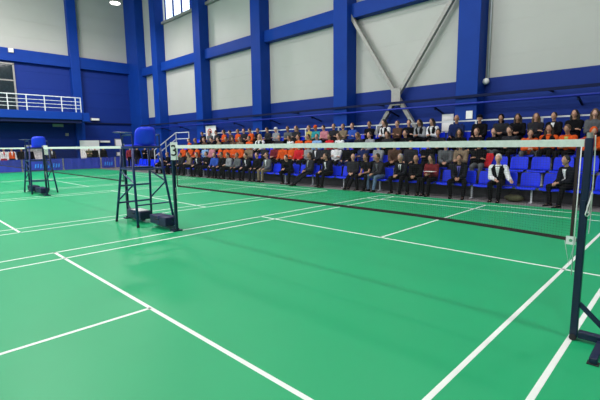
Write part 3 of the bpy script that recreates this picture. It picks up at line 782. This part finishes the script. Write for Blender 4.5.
NICE = dict(grey='grey', lightgrey='light grey', suit='dark', charcoal='charcoal', sky='light blue', plaid='red checked')
HN = dict(short='short', long='long', fringe='thinning', cap='cap', hood='hood')
# (pixel column of the head, pose, top, trousers, hair, hair colour, options)
R1 = [(571, 'clasp', 'suit', 'black', 'short', 'black', dict(shirt='white', yaw=.62)),
      (498, 'reach', 'white', 'black', 'short', 'white', dict(vest='black', yaw=-.1)),
      (458, 'clasp', 'suit', 'black', 'short', 'dark', dict(shirt='purple', tie='navy')),
      (431, 'phone', 'plaid', 'black', 'long', 'black', {}),
      (415, 'clasp', 'black', 'black', 'fringe', 'grey', {}),
      (401, 'clasp', 'suit', 'black', 'short', 'grey', dict(shirt='white', tie='black')),
      (378, 'clasp', 'charcoal', 'jeans', 'short', 'dark', dict(shirt='grey')),
      (366, 'clasp', 'black', 'black', 'short', 'dark', dict(tee=True)),
      (353, 'legs', 'charcoal', 'black', 'fringe', 'grey', {}),
      (326, 'clasp', 'suit', 'black', 'short', 'dark', dict(shirt='white', yaw=.3)),
      (309, 'legs', 'charcoal', 'suit', 'short', 'dark', dict(shirt='lightgrey', yaw=.3)),
      (284, 'lean', 'black', 'black', 'short', 'black', {}),
      (266, 'knees', 'grey', 'khaki', 'short', 'brown', dict(shirt='white')),
      (256, 'knees', 'black', 'suit', 'short', 'dark', {}),
      (245, 'clasp', 'suit', 'black', 'short', 'dark', dict(shirt='white')),
      (236, 'knees', 'grey', 'black', 'short', 'brown', {}),
      (227, 'phone', 'lightgrey', 'black', 'short', 'dark', {}),
      (220.5, 'clasp', 'black', 'black', 'short', 'dark', {}),
      (213, 'knees', 'blue', 'suit', 'short', 'brown', {}),
      (204.5, 'arms', 'black', 'black', 'short', 'dark', {}),
      (195.5, 'clasp', 'suit', 'black', 'short', 'brown', dict(shirt='white')),
      (187, 'phone', 'tan', 'black', 'long', 'brown', {}),
      (179, 'clasp', 'charcoal', 'black', 'short', 'dark', {}), (172, 'knees', 'navy', 'black', 'short', 'black', {}), (165.5, 'arms', 'black', 'black', 'short', 'brown', {}), (159.5, 'clasp', 'suit', 'black', 'short', 'dark', dict(shirt='white'))]
R2 = [(478, 'arms', 'black', 'grey', 'short', 'dark', {}), (463, 'phone', 'tan', 'charcoal', 'long', 'black', {}), (446, 'clasp', 'grey', 'charcoal', 'short', 'brown', {}),
      (427, 'arms', 'black', 'black', 'short', 'dark', {}), (410, 'knees', 'charcoal', 'black', 'short', 'brown', {}), (393, 'clasp', 'brown', 'black', 'short', 'dark', {}),
      (377, 'arms', 'lightgrey', 'black', 'short', 'dark', {}), (362, 'arms', 'navy', 'black', 'short', 'dark', {}), (347, 'knees', 'black', 'navy', 'short', 'dark', {}), (335, 'arms', 'white', 'black', 'short', 'dark', {}),
      (326, 'phone', 'charcoal', 'black', 'short', 'brown', {}), (317, 'knees', 'charcoal', 'black', 'short', 'dark', dict(shirt='white')), (307, 'arms', 'lightgrey', 'black', 'long', 'brown', {}),
      (298, 'knees', 'red', 'black', 'short', 'dark', {}), (291, 'arms', 'orange', 'black', 'short', 'black', {}), (284, 'knees', 'orange', 'black', 'short', 'dark', {}),
      (275, 'phone', 'maroon', 'black', 'short', 'dark', {}), (263, 'arms', 'charcoal', 'black', 'short', 'dark', {}), (247, 'phone', 'tan', 'black', 'short', 'brown', {}),
      (239, 'knees', 'orange', 'black', 'short', 'dark', {}), (232, 'arms', 'orange', 'black', 'long', 'brown', {}), (225.5, 'knees', 'orange', 'charcoal', 'short', 'dark', {}),
      (218.5, 'arms', 'orange', 'black', 'short', 'dark', {}), (211, 'knees', 'pink', 'black', 'long', 'dark', {}), (203.5, 'arms', 'sky', 'navy', 'short', 'brown', {}),
      (196, 'knees', 'orange', 'black', 'short', 'dark', {}), (189, 'arms', 'orange', 'black', 'short', 'brown', {}), (182, 'knees', 'orange', 'black', 'short', 'dark', {})]
R3 = [(588, 'lean', 'orange', 'black', 'hood', 'orange', {}), (568, 'phone', 'orange', 'black', 'short', 'brown', dict(shirt='yellow')), (548, 'arms', 'orange', 'black', 'long', 'dark', dict(vest='black')),
      (531, 'lean', 'orange', 'grey', 'short', 'dark', {}), (514, 'phone', 'charcoal', 'black', 'short', 'dark', {}), (498, 'arms', 'black', 'grey', 'short', 'dark', {}),
      (483, 'knees', 'black', 'charcoal', 'short', 'brown', {}), (457, 'phone', 'black', 'black', 'long', 'black', {}), (436, 'phone', 'charcoal', 'black', 'short', 'dark', {}),
      (404, 'arms', 'black', 'black', 'short', 'dark', {}), (386, 'phone', 'charcoal', 'black', 'long', 'dark', {}), (369, 'knees', 'lightgrey', 'black', 'short', 'dark', {}),
      (358, 'phone', 'charcoal', 'black', 'long', 'brown', {}), (338, 'phone', 'white', 'black', 'long', 'brown', {}), (328, 'arms', 'red', 'navy', 'short', 'dark', {}),
      (316, 'knees', 'sky', 'black', 'short', 'brown', {}), (307, 'arms', 'orange', 'black', 'short', 'dark', {}), (298, 'knees', 'orange', 'black', 'short', 'dark', {}),
      (289, 'phone', 'white', 'black', 'long', 'dark', {}), (278, 'arms', 'charcoal', 'black', 'short', 'dark', {}), (259, 'knees', 'white', 'black', 'long', 'blond', dict(vest='black', up=.12)),
      (248, 'arms', 'orange', 'black', 'short', 'dark', {}), (239, 'knees', 'tan', 'black', 'long', 'brown', {}), (232, 'phone', 'brown', 'black', 'short', 'dark', {}),
      (225, 'arms', 'charcoal', 'black', 'short', 'dark', {}), (218, 'knees', 'tan', 'black', 'short', 'dark', {}), (211, 'phone', 'black', 'black', 'short', 'dark', {}),
      (203, 'arms', 'brown', 'black', 'short', 'brown', {}), (195, 'knees', 'charcoal', 'black', 'long', 'brown', {}), (188, 'arms', 'orange', 'black', 'short', 'brown', {})]
R4 = [(592, 'phone', 'grey', 'black', 'long', 'brown', {}), (573, 'arms', 'black', 'black', 'long', 'black', {}), (557, 'knees', 'black', 'black', 'short', 'black', dict(shirt='white', vest=None)),
      (540, 'arms', 'charcoal', 'black', 'long', 'brown', {}), (526, 'phone', 'black', 'black', 'long', 'dark', {}), (510, 'phone', 'charcoal', 'black', 'hood', 'black', {}),
      (478, 'knees', 'black', 'black', 'cap', 'black', dict(up=.14)), (455, 'knees', 'navy', 'black', 'fringe', 'brown', dict(up=.16)), (431, 'phone', 'white', 'black', 'long', 'black', dict(vest='black')),
      (420, 'phone', 'lightgrey', 'black', 'long', 'black', dict(vest='black')), (409, 'arms', 'black', 'black', 'short', 'dark', {}), (398, 'arms', 'brown', 'black', 'short', 'brown', {}),
      (387, 'phone', 'white', 'black', 'long', 'black', dict(vest='black', up=.1)), (368, 'arms', 'black', 'black', 'short', 'black', dict(up=.05)), (351, 'arms', 'blue', 'navy', 'short', 'brown', {}),
      (342, 'arms', 'khaki', 'black', 'short', 'brown', {}), (332.5, 'arms', 'charcoal', 'black', 'short', 'brown', {}), (325, 'phone', 'pink', 'black', 'short', 'dark', {}),
      (318, 'phone', 'teal', 'black', 'cap', 'orange', {}), (310, 'arms', 'yellow', 'black', 'short', 'brown', {}), (295, 'arms', 'charcoal', 'black', 'long', 'brown', {}),
      (287, 'phone', 'grey', 'black', 'short', 'brown', {}), (275, 'arms', 'lightgrey', 'black', 'cap', 'white', {}), (267, 'phone', 'charcoal', 'black', 'short', 'dark', {}),
      (257, 'arms', 'black', 'black', 'short', 'dark', {}), (250, 'phone', 'orange', 'black', 'short', 'dark', {}), (243, 'arms', 'charcoal', 'black', 'short', 'brown', {}),
      (237, 'arms', 'orange', 'black', 'short', 'brown', {}), (230, 'phone', 'brown', 'black', 'short', 'dark', {}), (223, 'arms', 'orange', 'black', 'long', 'dark', {}),
      (216, 'phone', 'charcoal', 'black', 'short', 'dark', {}), (209, 'arms', 'grey', 'black', 'short', 'dark', {}), (202, 'phone', 'black', 'black', 'short', 'dark', {})]
ORD = ['first', 'second', 'third', 'fourth', 'fifth', 'sixth', 'seventh', 'eighth', 'ninth', 'tenth', 'eleventh', 'twelfth', 'thirteenth', 'fourteenth', 'fifteenth', 'sixteenth', 'seventeenth',
       'eighteenth', 'nineteenth', 'twentieth', 'twenty-first', 'twenty-second', 'twenty-third', 'twenty-fourth', 'twenty-fifth', 'twenty-sixth', 'twenty-seventh', 'twenty-eighth', 'twenty-ninth',
       'thirtieth', 'thirty-first', 'thirty-second', 'thirty-third', 'thirty-fourth', 'thirty-fifth']
RN = ['front', 'second', 'third', 'top']
OCC = [[], [], [], []]
for k, rows in enumerate((R1, R2, R3, R4)):
    lasty = None
    for i, (px, pose, top_, low_, hr, hc, op) in enumerate(rows):
        fwx = {'clasp': .16, 'lean': .3, 'reach': .14, 'phone': .13, 'legs': -.02}.get(pose, .06)
        p = hit(px, 146, 0, ROWX[k]-fwx)
        y = p.y
        if lasty is not None and y-lasty < .49: y = lasty+.49
        lasty = y; OCC[k].append(y)
        yaw = op.get('yaw', random.uniform(-.32, .32))
        rz = PI-yaw+.05
        what = {'hood': 'with hood up', 'cap': 'in a %s cap' % hc, 'fringe': 'with thinning %s hair' % hc, 'long': 'with long %s hair' % hc, 'short': 'with short %s hair' % hc}[hr]
        lab = 'person in %s top %s, %s bleacher row, %s from the right' % (NICE.get(top_, top_), what, RN[k], ORD[i])
        if len(lab.split()) > 16: lab = 'person in %s top, %s bleacher row, %s from the right' % (NICE.get(top_, top_), RN[k], ORD[i])
        kw = {a: b for a, b in op.items() if a in ('tee', 'shirt', 'tie', 'vest')}
        person(pose, (ROWX[k]+.02, y, SEATZ[k]-.005+op.get('up', 0)*.0), rz, lab, top_, low_, hr, hc, scale=.955*random.uniform(.97, 1.03)*(1+op.get('up', 0)*.5), group='people on the bleachers', **kw)
# standing people by the far end and behind the barriers
def stander(px, y, top_, low_, hr, hc, label, pose='stand', sc=.93, rz=-PI/2, ax=1, **k):
    p = hit(px, 147, ax, y); x_, y_ = (p.x, y) if ax == 1 else (y, p.y)
    return person(pose, (x_, y_, .0), rz, label, top_, low_, hr, hc, scale=sc, **k)
stander(3, 28.0, 'white', 'red', 'short', 'dark', 'person in white and red top at the left edge behind the barrier', shirt='red')
stander(11, 27.9, 'white', 'black', 'short', 'dark', 'person in white top with orange panel behind the barrier left', vest='orange')
stander(21, 28.1, 'black', 'black', 'short', 'dark', 'person in black beside the display board, left one of two')
stander(29, 28.0, 'black', 'black', 'short', 'brown', 'person in black right next to the pale display board')
stander(51, 27.9, 'charcoal', 'black', 'short', 'brown', 'person in charcoal jacket right of the farther umpire chair', shirt='white')
stander(88.5, 27.9, 'olive', 'charcoal', 'short', 'black', 'person in olive jacket standing before the white board', 'stand_fold')
stander(94.5, 28.0, 'black', 'black', 'short', 'brown', 'person in black standing before the white board')
stander(103, 28.0, 'black', 'black', 'long', 'dark', 'person in black standing right of the white board')
stander(129.5, 23.5, 'maroon', 'black', 'short', 'dark', 'person in dark red seen through the nearer umpire chair', ax=1)
stander(136.5, 22.6, 'black', 'charcoal', 'long', 'black', 'person with long black hair seen under the umpire chair seat', ax=1)
stander(144.5, 22.2, 'black', 'black', 'short', 'dark', 'person in black seen between the umpire chair legs', 'stand_fold')
stander(152.5, 21.8, 'charcoal', 'black', 'short', 'brown', 'person in charcoal standing right behind the umpire chair')

# ------------------------------------------------------------------ seats: every one its own thing
sp = seat_proto(); first = True
for k in range(4):
    y = -3.8; n = 0
    while y < (22.0 if k == 0 else 19.1):
        occ = any(abs(y-o) < .36 for o in OCC[k])
        vis = y > -2.6 or k == 0
        if vis and not (k > 0 and y < -2.9):
            lab = 'blue plastic bleacher seat %s in the %s row' % ('under or beside a spectator' if occ else 'left empty', RN[k])
            g = '%s seats of the %s row' % ('occupied' if occ else 'empty', RN[k])
            if first: o = sp; first = False
            else: o = dup(sp)
            o.location = (ROWX[k]+.03, y, SEATZ[k]-(.0)); o['label'] = lab; o['group'] = g
        y += .53
# small belongings
j = MB(); rings = []
for t in [i/8 for i in range(9)]:
    z = .36-.40*t; rings.append([V((-.03-.03*t+.02*math.sin(a*3+t*5)*.6+math.cos(a)*.035, math.sin(a)*(.16+.03*math.sin(t*6)), z)) for a in [2*PI*q/20 for q in range(20)]])
j.loft(rings)
p = hit(487, 165, 0, 8.7)
tag(j.build('red_jacket', cloth('red'), smooth=True, loc=(8.72, p.y, .86)), 'red jacket hung over a second row seat beside the white haired spectator', 'jacket')
j = MB(); j.box(-.1, .1, -.004, .004, -.14, .14)
p = hit(431, 168, 0, 7.4)
pp = MB(); pp.box(-.11, .11, -.15, .15, 0, .006); tag(pp.build('paper_sheets', M_card, loc=(7.40, p.y+.03, .72)), 'white papers on the lap of the spectator in red checked top', 'papers')
pp.build
bg = empty('sports_bag', (7.72, hit(514, 195, 0, 7.7).y, .0), label='dark bag lying on the floor under the empty front seats', cat='bag')
MB().ell((0, 0, .10), (.14, .24, .10)).build('bag_body', cloth('olive'), bg, smooth=True)
MB().tube([(0, -.15, .17), (0, -.08, .27), (0, .08, .27), (0, .15, .17)], .012, 6).build('handle', M_rubber, bg)

# ------------------------------------------------------------------ world and light
wd = bpy.data.worlds.new('world'); scene.world = wd; wd.use_nodes = True
bgn = wd.node_tree.nodes['Background']; bgn.inputs[0].default_value = (.80, .90, 1, 1); bgn.inputs[1].default_value = 2.5
scene.view_settings.view_transform = 'Standard'; scene.view_settings.look = 'None'
scene.view_settings.exposure = 0.0; scene.view_settings.gamma = 1
scene.view_settings.use_curve_mapping = False
